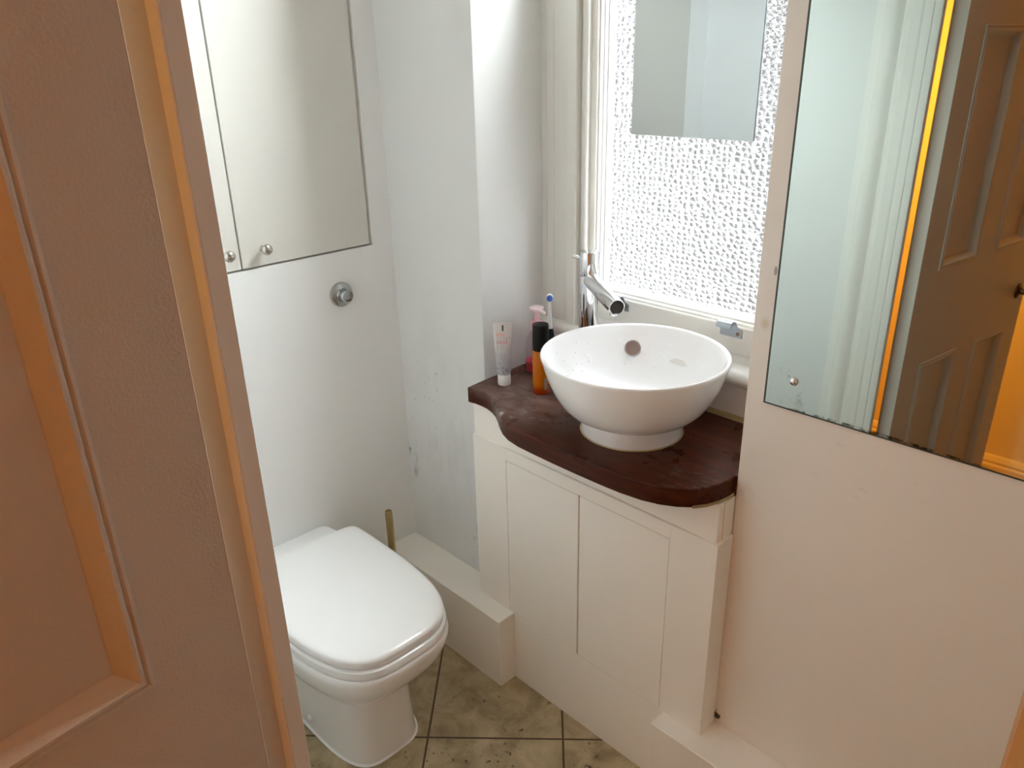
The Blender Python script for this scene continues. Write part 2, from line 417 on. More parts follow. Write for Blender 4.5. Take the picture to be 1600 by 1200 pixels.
def thing(name, label, cat, loc=(0, 0, 0), rotz=0.0, group=None):
    o = bpy.data.objects.new(name, None); COL.objects.link(o); o.empty_display_size = .05
    o.location = loc; o.rotation_euler = (0, 0, rotz)
    return tag(o, label, cat, group)
def tag(o, label, cat, group=None):
    o['label'] = label; o['category'] = cat
    if group: o['group'] = group
    return o
def structure(o):
    o['kind'] = 'structure'; return o
def box(bm, x0, x1, y0, y1, z0, z1):
    v = [bm.verts.new(p) for p in ((x0, y0, z0), (x1, y0, z0), (x1, y1, z0), (x0, y1, z0), (x0, y0, z1), (x1, y0, z1), (x1, y1, z1), (x0, y1, z1))]
    for f in ((0, 3, 2, 1), (4, 5, 6, 7), (0, 1, 5, 4), (1, 2, 6, 5), (2, 3, 7, 6), (3, 0, 4, 7)):
        bm.faces.new([v[i] for i in f])
    return bm
def B(*a): return box(bmesh.new(), *a)
def loft(bm, rings, cap=True, closed=True):
    rr = [[bm.verts.new(p) for p in r] for r in rings]
    n = len(rr[0])
    for a, b in zip(rr, rr[1:]):
        for i in range(n if closed else n - 1):
            j = (i + 1) % n
            bm.faces.new((a[i], a[j], b[j], b[i]))
    if cap:
        bm.faces.new(rr[0][::-1]); bm.faces.new(rr[-1])
    return bm
def prism_z(bm, poly, z0, z1):
    return loft(bm, [[(x, y, z0) for x, y in poly], [(x, y, z1) for x, y in poly]])
def prism_x(bm, poly, x0, x1):      # poly in (y, z)
    return loft(bm, [[(x0, y, z) for y, z in poly], [(x1, y, z) for y, z in poly]])
def lathe(bm, prof, n=48, c=(0, 0, 0), axis=None):
    """prof: (r, h) list revolved about +Z (or axis); r=0 ends make a pole"""
    rot = Matrix.Identity(3)
    if axis is not None: rot = Vector((0, 0, 1)).rotation_difference(Vector(axis).normalized()).to_matrix()
    c = Vector(c); rings = []
    for r, h in prof:
        if r < 1e-7: rings.append([bm.verts.new(c + rot @ Vector((0, 0, h)))])
        else: rings.append([bm.verts.new(c + rot @ Vector((r * math.cos(2 * PI * i / n), r * math.sin(2 * PI * i / n), h))) for i in range(n)])
    for a, b in zip(rings, rings[1:]):
        if len(a) == 1 and len(b) == 1: continue
        for i in range(n):
            j = (i + 1) % n
            if len(a) == 1: bm.faces.new((a[0], b[j], b[i]))
            elif len(b) == 1: bm.faces.new((a[i], a[j], b[0]))
            else: bm.faces.new((a[i], a[j], b[j], b[i]))
    for e in (rings[0], rings[-1]):
        if len(e) > 2:
            try: bm.faces.new(e)
            except ValueError: pass
    return bm
def tube(bm, a, b, r0, r1=None, n=24):
    a, b = Vector(a), Vector(b); r1 = r0 if r1 is None else r1
    return lathe(bm, [(r0, 0), (r1, (b - a).length)], n, a, b - a)
def offset_rect_ring(bm, x0, x1, z0, z1, prof):
    """moulding round a rectangle in local X/Z; prof = (inset, y)"""
    rings = []
    for d, y in prof:
        rings.append([bm.verts.new(p) for p in ((x0 + d, y, z0 + d), (x1 - d, y, z0 + d), (x1 - d, y, z1 - d), (x0 + d, y, z1 - d))])
    for a, b in zip(rings, rings[1:]):
        for i in range(4):
            j = (i + 1) % 4
            bm.faces.new((a[i], a[j], b[j], b[i]))
    return bm

# ------------------------------------------------------------------ the room shell
XT, YG, YF = -1.66, 1.167, .28          # toilet wall, window wall, door wall (room faces)
XR, ZC = .42, 2.60
XL, XM = -1.3155, -.6175                 # sides of the window recess
YH, YHF = .225, -.72                    # door wall hall face, far hall wall

# floor: object turned so that its axes follow the diagonal tile joints
ang = math.radians(43.6); org = (-1.1828, .8162)
fb = bmesh.new()
def to_tile(x, y):
    dx, dy = x - org[0], y - org[1]
    return (dx * math.cos(ang) + dy * math.sin(ang), -dx * math.sin(ang) + dy * math.cos(ang), 0)
vs = [fb.verts.new(to_tile(*p)) for p in ((-1.8, .25), (XR + .1, .25), (XR + .1, 1.62), (-1.8, 1.62))]
vb = [fb.verts.new((v.co.x, v.co.y, -.05)) for v in vs]
fb.faces.new(vs); fb.faces.new(vb[::-1])
for i in range(4): fb.faces.new((vs[i], vb[i], vb[(i + 1) % 4], vs[(i + 1) % 4]))
structure(obj('floor', fb, 'tile', loc=(org[0], org[1], 0), rotz=ang, smooth=0))
structure(obj('floor_hall', B(-2.6, 1.3, -1.0, .25, -.05, -.001), 'wood_hall', smooth=0))
structure(obj('ceiling', B(-2.7, 1.4, -1.0, 1.62, ZC, ZC + .08), 'wall', smooth=0))

# toilet wall with the cabinet opening cut in it
CY0, CYM, CY1, CZ0, CZ1 = .392, .751, 1.096, 1.112, 2.16
wl = bmesh.new()
box(wl, XT - .14, XT, .20, CY0 - .004, 0, ZC)
box(wl, XT - .14, XT, CY1 + .011, YG + .02, 0, ZC)
box(wl, XT - .14, XT, CY0 - .004, CY1 + .011, 0, CZ0 - .003)
box(wl, XT - .14, XT, CY0 - .004, CY1 + .011, CZ1 + .003, ZC)
box(wl, XT - .16, XT - .14, .20, YG + .02, 0, ZC)
structure(obj('wall_left', wl, 'wall', smooth=0))

# window wall: left pier (stained), right pier (mirror wall), over and under the recess
lp = [(XT - .10, YG), (XL - .006, YG), (XL - .0015, YG + .0018), (XL, YG + .006), (XL - .009, 1.385), (XL - .009, 1.60), (XT - .10, 1.60)]
structure(obj('wall_back', prism_z(bmesh.new(), lp, 0, ZC), 'wall_grey', smooth=30))
rp = [(XM, 1.60), (XM, YG + .004), (XM + .001, YG + .001), (XM + .004, YG), (XR + .1, YG), (XR + .1, 1.60)]
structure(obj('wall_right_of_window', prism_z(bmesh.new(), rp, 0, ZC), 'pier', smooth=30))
hb = bmesh.new()
box(hb, XL - .02, XM + .02, YG, 1.60, 2.42, ZC)
box(hb, XL - .02, XM + .02, 1.386, 1.60, 0, .893)
structure(obj('wall_window_recess', hb, 'wall', smooth=0))
structure(obj('wall_right', B(XR, XR + .1, .20, 1.6, 0, ZC), 'wall', smooth=0))
# door wall, hall walls
DX0, DX1, DZ = -.742, .022, 2.03
wf = bmesh.new()
box(wf, XT - .15, DX0, YH, YF, 0, ZC); box(wf, DX1, XR + .1, YH, YF, 0, ZC); box(wf, DX0, DX1, YH, YF, DZ, ZC)
structure(obj('wall_front', wf, 'frontwall', smooth=0))
structure(obj('wall_hall', B(-2.7, 1.4, YHF - .1, YHF, 0, ZC), 'hallwall', smooth=0))
he = bmesh.new(); box(he, -2.7, -2.6, YHF, YH, 0, ZC)
structure(obj('wall_hall_left', he, 'hallwall', smooth=0))
he = bmesh.new(); box(he, 1.3, 1.4, YHF, YH, 0, ZC)
structure(obj('wall_hall_right', he, 'hallwall', smooth=0))
hn = bmesh.new(); box(hn, -2.6, DX0 - .01, YH - .004, YH, 0, ZC); box(hn, DX1 + .01, 1.3, YH - .004, YH, 0, ZC); box(hn, DX0 - .01, DX1 + .01, YH - .004, YH, DZ + .01, ZC)
structure(obj('wall_hall_near', hn, 'hallwall', smooth=0))
structure(obj('baseboard_hall', prism_x(bmesh.new(), [(YHF, 0), (YHF + .02, 0), (YHF + .02, .105), (YHF + .014, .112), (YHF + .016, .122), (YHF + .008, .138), (YHF, .142)], -2.6, 1.3), 'hallwall', smooth=25))

# boxed-in pipes along the window wall
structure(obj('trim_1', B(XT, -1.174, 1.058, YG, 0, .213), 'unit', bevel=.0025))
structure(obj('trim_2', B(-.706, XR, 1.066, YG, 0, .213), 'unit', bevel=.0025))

# door frame: rebated jambs and head
jl = [(DX0, YH - .008), (-.7175, YH - .008), (-.7175, .278), (-.6955, .278), (-.694, .2795), (-.694, .2798), (DX0, .2798)]
cx = (-.694 - .0272) / 2
jr = [(2 * cx - x, y) for x, y in jl][::-1]
fr = bmesh.new(); prism_z(fr, jl, 0, 2.0); prism_z(fr, jr, 0, 2.0)
box(fr, DX0, DX1, .278, .2798, 1.975, 2.03); box(fr, DX0, DX1, YH - .008, .278, 2.0, 2.03)
structure(obj('trim_3', fr, 'frame', smooth=30))
# moulded architrave round the doorway, room side
ap = [(.000, .2985), (.004, .3005), (.0165, .3005), (.018, .2975), (.0195, .3005), (.034, .3015), (.036, .2955), (.040, .2955), (.045, .2985), (.066, .2995), (.072, .2965), (.079, .2925), (.084, .2935), (.092, .3005), (.100, .3055), (.112, .3075), (.122, .3045), (.127, .300), (.128, .290), (.150, .290), (.151, .280)]
al = [(-.694 - d, y) for d, y in ap] + [(-.694, .280)]
ar = [(-.0272 + d, y) for d, y in ap] + [(-.0272, .280)]
structure(obj('trim_4', prism_z(bmesh.new(), al, 0, 2.12), 'gloss', smooth=28))
structure(obj('trim_5', prism_z(bmesh.new(), ar, 0, 2.12), 'gloss', smooth=28))
at = [(1.975 + d, y) for d, y in ap] + [(1.975, .280)]
structure(obj('trim_6', prism_x(bmesh.new(), [(y, z) for z, y in at], -.694, -.0272), 'gloss', smooth=28))

# ------------------------------------------------------------------ the panelled door, standing open into the hall
door = bpy.data.objects.new('door_1', None); COL.objects.link(door); structure(door)
door.location = (-.659, .235, 0); door.rotation_euler = (0, 0, math.radians(-82))
DW, DT = .686, .038
sx = [(.0, .098), (.293, .412), (.592, DW)]
px_ = [(.098, .293), (.412, .592)]
pz_ = [(.215, .735), (1.006, 1.588), (1.70, 1.87)]
lf = bmesh.new()
for a, b in sx: box(lf, a, b, -DT, 0, .006, 1.972)
for a, b in px_:
    zz = [.006] + [z for p in pz_ for z in p] + [1.972]
    for i in range(0, len(zz), 2): box(lf, a, b, -DT, 0, zz[i], zz[i + 1])
    for z0, z1 in pz_: box(lf, a, b, -DT + .012, -.012, z0, z1)
obj('door_leaf', lf, 'door', door, smooth=0)
obj('door_edge', B(-.0012, .0008, -DT - .0001, .0002, .006, 1.972), 'door', door, bevel=.0007)
mprof = [(-.004, .0), (-.003, .0025), (.000, .003), (.0025, .0005), (.005, .0035), (.009, .004), (.011, .002), (.0235, -.0095), (.0245, -.0125)]
mback = [(d, -DT - y) for d, y in mprof]
for a, b in px_:
    for z0, z1 in pz_:
        mm = bmesh.new(); offset_rect_ring(mm, a, b, z0, z1, mprof); offset_rect_ring(mm, a, b, z0, z1, mback)
        obj('panel_moulding', mm, 'door', door, smooth=30)
kn = bmesh.new()
lathe(kn, [(.0, .0), (.024, .0), (.024, .004), (.018, .008), (.010, .010), (.009, .026), (.014, .031), (.024, .036), (.027, .044), (.024, .053), (.014, .058), (.0, .059)], 32, (.640, 0, .846), (0, 1, 0))
obj('door_knob', kn, 'darkmetal', door)
kn = bmesh.new()
lathe(kn, [(.0, .0), (.024, .0), (.024, .004), (.018, .008), (.010, .010), (.009, .026), (.014, .031), (.024, .036), (.027, .044), (.024, .053), (.014, .058), (.0, .059)], 32, (.640, -DT, .846), (0, -1, 0))
obj('door_knob', kn, 'darkmetal', door)
for z in (.25, 1.78):
    hg = bmesh.new(); tube(hg, (-.004, -DT - .004, z - .05), (-.004, -DT - .004, z + .05), .005)
    obj('hinge', hg, 'darkmetal', door)

# ------------------------------------------------------------------ the window
win = bpy.data.objects.new('window_1', None); COL.objects.link(win); structure(win)
WC = (XL + XM) / 2
prof = [(-1.345, 1.385), (-1.3095, 1.385), (-1.3085, 1.3865), (-1.3075, 1.385), (-1.286, 1.385), (-1.285, 1.3865), (-1.284, 1.385), (-1.2365, 1.385),
        (-1.2345, 1.376), (-1.2325, 1.374), (-1.2085, 1.374), (-1.2065, 1.376), (-1.2065, 1.392), (-1.1990, 1.392), (-1.1985, 1.386), (-1.1965, 1.3835), (-1.1915, 1.382), (-1.1865, 1.3835), (-1.1845, 1.387), (-1.1845, 1.3915), (-1.1855, 1.393), (-1.2050, 1.393), (-1.2050, 1.424), (-1.345, 1.424)]
SX0, SX1 = -1.1845, -.700
for sgn in (1, -1):
    pts = [((x if sgn > 0 else SX0 + SX1 - x), y) for x, y in prof]
    obj('window_casing', prism_z(bmesh.new(), pts, .92, 2.43), 'gloss', win, smooth=25)
for x0, d in ((SX0, 1), (SX1, -1)):
    pts = [(x0 + d * (x + 1.1845), y) for x, y in ((-1.225, 1.4245), (-1.1915, 1.4245), (-1.1905, 1.4215), (-1.1875, 1.4215), (-1.1865, 1.4270), (-1.1835, 1.4270), (-1.1825, 1.4370), (-1.1805, 1.4380), (-1.1795, 1.4490), (-1.1775, 1.4490), (-1.1775, 1.475), (-1.225, 1.475))]
    obj('sash_stile', prism_z(bmesh.new(), pts, 1.003, 2.43), 'gloss', win, smooth=25)
rail = [(1.475, .925), (1.425, .925), (1.425, 1.002), (1.4265, 1.0045), (1.430, 1.005), (1.431, 1.009), (1.434, 1.0115), (1.4375, 1.012), (1.439, 1.016), (1.446, 1.0185), (1.452, 1.0195), (1.475, 1.0195)]
br_ = obj('bottom_rail', prism_x(bmesh.new(), rail, SX0 - .04, SX1 + .04), 'gloss', win, smooth=25)
obj('meeting_rail', B(SX0, SX1, 1.425, 1.475, 1.80, 1.84), 'gloss', win, bevel=.003)
obj('top_rail', B(SX0, SX1, 1.425, 1.475, 2.38, 2.43), 'gloss', win, bevel=.003)
gl = bmesh.new(); box(gl, SX0 + .004, SX1 - .004, 1.455, 1.459, 1.015, 1.81)
obj('glass_pane', gl, 'obscure', win, smooth=0)
gl = bmesh.new(); box(gl, SX0 + .004, SX1 - .004, 1.456, 1.459, 1.83, 2.39)  # unseen clear upper pane, added to bring in more daylight
obj('added_clear_pane', gl, 'clearglass', win, smooth=0)
# sill board with a rounded nose
sill = [(1.47, .893), (1.372, .893), (1.363, .897), (1.358, .904), (1.358, .914), (1.363, .922), (1.372, .927), (1.47, .931)]
obj('window_sill', prism_x(bmesh.new(), sill, XL - .010, XM + .002), 'gloss', win, smooth=40)
fil = [(1.4255, .927), (1.413, .927), (1.415, .935), (1.421, .942), (1.4255, .944)]
obj('sill_bead', prism_x(bmesh.new(), fil, SX0 - .02, SX1 + .02), 'gloss', win, smooth=40)
# two pressed-metal sash lifts on the bottom rail
def sash_lift(xc, zc):
    bm = bmesh.new()
    w = .026
    # back plate with ears, then a hook rolling out and down
    plate = [(-w, -.013), (w, -.013), (w, .004), (.014, .010), (.010, .020), (-w, .020)]
    loft(bm, [[(xc + x, 1.4245, zc + z) for x, z in plate], [(xc + x, 1.4228, zc + z) for x, z in plate]])
    arc = [(0, .019), (-.004, .0225), (-.010, .0235), (-.016, .021), (-.019, .015), (-.0195, .010)]
    r1 = [[(xx, 1.4235 + y, zc + z) for y, z in arc] for xx in (xc - w, xc + .009)]
    r2 = [[(xx, 1.4235 + y * .91 + .0, zc + z - .0014) for y, z in arc][::-1] for xx in (xc - w, xc + .009)]
    loft(bm, [r1[0] + r2[0], r1[1] + r2[1]])
    o = obj('sash_lift', bm, 'steel', win, smooth=40)
    s = bmesh.new(); lathe(s, [(0, 0), (.0042, 0), (.0042, .0012), (.0025, .002), (0, .002)], 20, (xc + w - .009, 1.4228, zc - .004), (0, -1, 0))
    obj('screw', s, 'darkmetal', o)
    return o
sash_lift(-.803, .993)
sash_lift(-1.104, .990)

# dark brick wall of the house opposite, seen only as specks through the textured pane
structure(obj('wall_outside', B(-2.80, 1.8, 4.0, 4.3, -3, 2.3), 'brick', smooth=0))

# ------------------------------------------------------------------ wall cabinet over the toilet
cab = thing('wall_cabinet', 'cream two-door cupboard built into the wall above the toilet', 'cupboard', (XT, (CY0 + CY1) / 2, CZ0))
yc = (CY0 + CY1) / 2
cb = bmesh.new()
box(cb, -.135, -.120, CY0 - yc, CY1 - yc + .008, 0, CZ1 - CZ0)
box(cb, -.120, -.022, CY0 - yc, CY0 - yc + .015, 0, CZ1 - CZ0)
box(cb, -.120, -.022, CY1 - yc - .004, CY1 - yc + .008, 0, CZ1 - CZ0)
box(cb, -.120, -.022, CY0 - yc, CY1 - yc, 0, .015); box(cb, -.120, -.022, CY0 - yc, CY1 - yc, CZ1 - CZ0 - .015, CZ1 - CZ0)
box(cb, -.022, -.009, CY1 - yc + .0015, CY1 - yc + .0105, 0, CZ1 - CZ0)
obj('cabinet_body', cb, 'cab', cab, smooth=0)
for y0, y1, ky in ((CY0, CYM - .0018, .716), (CYM + .0018, CY1, .806)):
    d = obj('cabinet_door', B(-.018, .001, y0 - yc, y1 - yc, .002, CZ1 - CZ0 - .002), 'cab', cab, bevel=.0012)
    k = bmesh.new()
    lathe(k, [(0, 0), (.0075, 0), (.006, .003), (.0045, .009), (.0052, .014), (.010, .018), (.0128, .0225), (.0125, .026), (.009, .030), (.004, .0315), (0, .0318)], 28, (.001, ky - yc, 1.153 - CZ0), (1, 0, 0))
    obj('knob', k, 'satin', d)

# ------------------------------------------------------------------ flush button
fl = thing('flush_button', 'round chrome flush button on the wall above the toilet', 'flush button', (XT, .997, 1.002))
b = bmesh.new(); lathe(b, [(0, 0), (.032, 0), (.032, .004), (.030, .009), (.025, .012), (.019, .013), (.0185, .020), (.0, .020)], 48, (0, 0, 0), (1, 0, 0))
obj('escutcheon', b, 'flushmetal', fl)
b = bmesh.new(); lathe(b, [(0, .018), (.0165, .018), (.0165, .032), (.0150, .034), (.012, .0335), (0, .0335)], 40, (0, 0, 0), (1, 0, 0))
pb = obj('push_button', b, 'flushmetal', fl)
obj('half_flush_inset', B(.0325, .0350, -.007, .009, -.0115, -.0065), 'darkmetal', pb, bevel=.001)

# ------------------------------------------------------------------ toilet
TY = .718
def d_outline(xb, xf, hw, cy, z, a, n=3.0, hwb=None, rb=.02, K=28):
    """plan outline of a D: flat back at xb with small round corners, sides, superellipse front to xf"""
    hwb = hw if hwb is None else hwb; n = n * 1.13 if n >= 3 else n
    xc = xf - a; pts = []
    for i in range(-K, K + 1):
        t = i / K * PI / 2
        c, s = max(0, math.cos(t)), math.sin(t)
        pts.append((xc + a * c ** (2 / n), cy + hw * math.copysign(abs(s) ** (2 / n), s), z))
    for i in range(1, 5): # side
        f = i / 5; pts.append((xc + (xb + rb - xc) * f, cy + hw + (hwb - hw) * f, z))
    for i in range(7):
        t = i / 6 * PI / 2; pts.append((xb + rb - rb * math.sin(t), cy + hwb - rb + rb * math.cos(t), z))
    for i in range(7):
        t = PI / 2 - i / 6 * PI / 2; pts.append((xb + rb - rb * math.sin(t), cy - hwb + rb - rb * math.cos(t), z))
    for i in range(1, 5):
        f = 1 - i / 5; pts.append((xc + (xb + rb - xc) * f, cy - hw - (hwb - hw) * f, z))
    return pts
toi = thing('toilet', 'white ceramic back-to-wall toilet with closed square-fronted lid', 'toilet', (XT, TY, 0))
def rel(rings): return [[(x - XT, y - TY, z) for x, y, z in r] for r in rings]
XB = XT + .001
pr = []
for z, xf, hw, hb in ((0, -1.204, .108, .103), (.02, -1.205, .106, .103), (.10, -1.210, .102, .101), (.18, -1.209, .100, .101), (.212, -1.200, .104, .104), (.220, -1.184, .108, .112),
                     (.228, -1.168, .119, .118), (.245, -1.150, .136, .126), (.270, -1.122, .152, .136), (.300, -1.097, .166, .145), (.330, -1.079, .175, .150), (.358, -1.069, .179, .152), (.374, -1.066, .180, .152), (.380, -1.069, .177, .150)):
    a = .40 if z > .25 else (.24 if z < .22 else .24 + .16 * (z - .22) / .03)
    a = min(a, .40)
    n = 3.0 if z > .24 else 3.3 - .3 * max(0, (z - .16) / .08)
    pr.append(d_outline(XB, xf, hw, TY + (0.016 if z < .2 else 0.016 * max(0, (.27 - z) / .07)), z, a, n, hb, .025))
obj('pan', loft(bmesh.new(), rel(pr)), 'ceramic', toi, smooth=50)
sr = [d_outline(-1.540, xf, hw, TY, z, .40, 3.0, hwb, .03) for z, xf, hw, hwb in ((.3825, -1.073, .173, .170), (.384, -1.0695, .1765, .173), (.400, -1.0695, .1765, .173), (.4022, -1.072, .174, .171))]
obj('seat', loft(bmesh.new(), rel(sr)), 'seatplastic', toi, smooth=50)
lr = [d_outline(-1.536 + .3 * max(0, z - .4295), xf, hw, TY, z, xf + 1.46, 3.0, hwb, .02) for z, xf, hw, hwb in ((.4035, -1.0785, .168, .166), (.405, -1.0755, .171, .1685), (.420, -1.0735, .173, .1705), (.4255, -1.0755, .171, .1685), (.4285, -1.080, .1665, .164), (.4303, -1.089, .158, .156), (.4313, -1.107, .140, .142), (.4320, -1.14, .11, .115), (.4324, -1.21, .06, .07))]
obj('lid', loft(bmesh.new(), rel(lr)), 'seatplastic', toi, smooth=60)
for s in (-1, 1):
    b = bmesh.new(); tube(b, (-1.548 - XT, s * .075 - .02, .396), (-1.548 - XT, s * .075 + .02, .396), .0085)
    obj('hinge', b, 'chrome', toi)
    b = bmesh.new(); lathe(b, [(0, 0), (.009, 0), (.0085, .005), (.005, .008), (0, .0085)], 20, (-1.405 - XT, s * .108 + .016, .045), (0, s, 0))
    obj('bolt_cap', b, 'whiteplastic', toi)
se = [d_outline(XB, -1.200, .112, TY + .016, 0.001, .24, 3.3, .109, .025), d_outline(XB, -1.203, .108, TY + .016, .005, .24, 3.3, .105, .025)]
obj('sealant_bead', loft(bmesh.new(), rel(se)), 'ceramic', toi, smooth=60)

# brass-coloured rod standing in the corner behind the toilet
rod = bmesh.new(); lathe(rod, [(0, 0), (.0105, 0), (.0105, .374), (.009, .378), (.007, .3785), (.0065, .374), (0, .374)], 24)
tag(obj('rod', rod, 'brass', loc=(-1.590, 1.030, 0)), 'thin dull brass rod standing upright behind the toilet', 'rod')

# ------------------------------------------------------------------ vanity unit
VY = 1.111
van = thing('vanity_unit', 'cream painted two-door washbasin cupboard under the dark wooden worktop', 'cabinet', (-.96, VY, 0))
def vb_(x0, x1, y0, y1, z0, z1): return B(x0 + .96, x1 + .96, y0 - VY, y1 - VY, z0, z1)
bd = bmesh.new()
box(bd, -1.300 + .96, -1.285 + .96, .02, YG - VY - .001, .214, .772)
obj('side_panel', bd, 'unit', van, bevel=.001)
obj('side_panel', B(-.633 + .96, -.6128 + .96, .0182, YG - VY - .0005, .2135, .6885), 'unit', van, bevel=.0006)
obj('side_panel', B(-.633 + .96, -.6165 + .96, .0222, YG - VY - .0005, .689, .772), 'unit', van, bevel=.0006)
# lower front board with the door opening
DZ0, DZ1, DXa, DXb, DXm = .2185, .6555, -1.187, -.7185, -.9555
fb = bmesh.new()
box(fb, -1.304 + .96, DXa - .001 + .96, 0, .018, .2135, .689)
box(fb, DXb + .001 + .96, -.6120 + .96, 0, .018, .2135, .689)
box(fb, DXa - .001 + .96, DXb + .001 + .96, 0, .018, DZ1 + .0015, .689)
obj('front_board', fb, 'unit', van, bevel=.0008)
obj('inner_panel', vb_(DXa - .01, DXb + .01, VY + .0185, VY + .030, .214, .68), 'dark', van)
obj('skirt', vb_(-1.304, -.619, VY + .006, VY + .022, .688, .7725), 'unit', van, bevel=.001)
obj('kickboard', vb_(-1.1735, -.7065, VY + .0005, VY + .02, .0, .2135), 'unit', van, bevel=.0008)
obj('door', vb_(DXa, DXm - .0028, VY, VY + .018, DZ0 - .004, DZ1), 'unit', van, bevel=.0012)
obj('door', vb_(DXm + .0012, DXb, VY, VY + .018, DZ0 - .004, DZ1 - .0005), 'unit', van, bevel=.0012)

# worktop with a serpentine front
front = [(-1.312, 1.1065), (-1.29, 1.1105), (-1.268, 1.1115), (-1.246, 1.1095), (-1.222, 1.1025), (-1.198, 1.0915), (-1.172, 1.0745), (-1.148, 1.0575), (-1.122, 1.0415), (-1.092, 1.0295), (-1.055, 1.0230), (-1.01, 1.0210), (-.95, 1.0195), (-.89, 1.0195), (-.83, 1.0205), (-.78, 1.0230), (-.735, 1.0295), (-.70, 1.0405), (-.672, 1.0560), (-.651, 1.0740), (-.636, 1.0960), (-.6265, 1.1210), (-.622, 1.148), (-.6225, YG - .0005)]
wt = [(x, y) for x, y in front] + [(XM - .0005, YG + .001), (XM - .0005, 1.3855), (XL - .008, 1.3855), (XL + .0005, YG - .0005), (-1.315, YG - .0005)]
wk = bmesh.new(); prism_z(wk, wt, .7735, .813)
wko = tag(obj('worktop', wk, 'wood', bevel=.0025, bseg=2, smooth=30), 'dark mahogany worktop with a wavy front edge carrying the round basin', 'worktop')
sb = bmesh.new()
prism_x(sb, [(1.3855, .8125), (1.3855, .822), (1.380, .8175), (1.376, .8125)], -.86, XM - .001)
obj('sealant_bead', sb, 'sealant', wko, smooth=0)
sb = bmesh.new()
edge = [(-.6505, 1.0735), (-.6355, 1.0955), (-.6260, 1.1208), (-.6216, 1.1475), (-.6218, YG - .001)]
outer = [(-.6485, 1.0720), (-.6335, 1.0945), (-.6240, 1.1200), (-.6196, 1.1470), (-.6196, YG - .001)]
prism_z(sb, edge + outer[::-1], .7738, .7790)
obj('sealant_strip', sb, 'sealant', wko, smooth=0)

# ------------------------------------------------------------------ basin
bas = thing('basin', 'round white countertop basin on the dark wooden worktop', 'basin', (-.888, 1.198, .813))
bp = [(.0, .001), (.098, .001), (.1065, .001), (.1075, .006), (.1045, .030), (.1035, .036), (.1075, .0385), (.122, .043), (.138, .053), (.1540, .071), (.1680, .095), (.1790, .121), (.1870, .146), (.1910, .161), (.1925, .1665), (.1920, .1695), (.1895, .1710), (.186, .1705), (.1830, .1665), (.1790, .150), (.1710, .122), (.158, .092), (.135, .066), (.102, .048), (.060, .041), (.024, .0385), (.0, .0380)]
bb = bmesh.new(); lathe(bb, bp, 96)
obj('bowl', bb, 'ceramic', bas, smooth=60)
# overflow cover on the far inside wall
oc = Vector((-.100, .128, 0)); oc.normalize(); base_r = .170
nrm = Vector((-oc.x, -oc.y, .42)).normalized()
ov = bmesh.new(); lathe(ov, [(0, -.006), (.0180, -.006), (.0192, .001), (.0182, .0045), (.0160, .005), (.0152, .0038), (0, .0038)], 36, (oc.x * base_r, oc.y * base_r, .1175), nrm)
obj('overflow_cover', ov, 'dullchrome', bas)
dr = bmesh.new(); lathe(dr, [(0, .0385), (.021, .0385), (.021, .041), (.016, .043), (0, .044)], 32)
obj('drain', dr, 'chrome', bas)
wd = bmesh.new()
for i in range(34):
    th = math.radians(random.uniform(95, 215)); rr = random.uniform(.150, .178)
    # inner wall height at that radius
    prof_in = [(.135, .066), (.158, .092), (.1710, .122), (.1790, .150), (.183, .1665)]
    for (r0, z0), (r1, z1) in zip(prof_in, prof_in[1:]):
        if r0 <= rr <= r1: zz = z0 + (z1 - z0) * (rr - r0) / (r1 - r0); break
    else: zz = .090
    s = random.uniform(.0012, .0026)
    nn = Vector((-math.cos(th), -math.sin(th), .5)).normalized()
    lathe(wd, [(0, -.0005), (s, -.0003), (s * .8, s * .5), (0, s * .75)], 10, (rr * math.cos(th), rr * math.sin(th), zz), nn)
w = obj('water_droplets', wd, 'droplet', bas); w['kind'] = 'stuff'
se = bmesh.new(); lathe(se, [(.1065, .0002), (.1092, .0002), (.1072, .0022), (.1065, .0022)], 64)
obj('sealant_ring', se, 'sealant', bas)

# ------------------------------------------------------------------ tall tap behind the basin
TX, TYp = -1.124, 1.330
tap = thing('tap', 'tall chrome pillar tap standing behind the basin beside the window', 'tap', (TX, TYp, .8133))
u = Vector((-.888 - TX, 1.198 - TYp, 0)).normalized()
b = bmesh.new(); lathe(b, [(0, 0), (.026, 0), (.026, .003), (.0228, .005), (.0226, .128), (.0220, .129), (.0226, .130), (.0226, .266), (0, .266)], 48)
obj('column', b, 'chrome', tap, smooth=40)
b = bmesh.new(); lathe(b, [(0, .2672), (.0216, .2672), (.0228, .2690), (.0228, .318), (.0216, .3205), (.014, .3220), (0, .3222)], 48)
lever_cap = obj('lever_cap', b, 'chrome', tap, smooth=40)
side = Vector((-.86, -.42, .28)).normalized()
b = bmesh.new(); a0 = side * .019; a0.z += .297; tube(b, a0, a0 + side * .021, .0048, .0048, 20)
obj('lever', b, 'chrome', lever_cap, smooth=40)
b = bmesh.new()
p0 = Vector((0, 0, .258)); p1 = u * .172 + Vector((0, 0, .237))
ax = (p1 - p0).normalized()
ln_ = (p1 - p0).length
lathe(b, [(0, 0), (.0182, 0), (.0182, ln_ - .002), (.0172, ln_), (.0158, ln_ - .0005), (.0152, ln_ - .004), (0, ln_ - .004)], 40, p0, ax)
spo = obj('spout', b, 'chrome', tap, smooth=40)
b = bmesh.new(); lathe(b, [(0, ln_ - .0038), (.0149, ln_ - .0038), (.0149, ln_ - .0025), (0, ln_ - .0025)], 32, p0, ax)
obj('outlet', b, 'dark', spo, smooth=40)
b = bmesh.new(); q = p1 - ax * .014; q.z -= .0160
lathe(b, [(0, 0), (.0105, 0), (.0105, .006), (.008, .0065), (0, .005)], 28, q, (0, 0, -1))
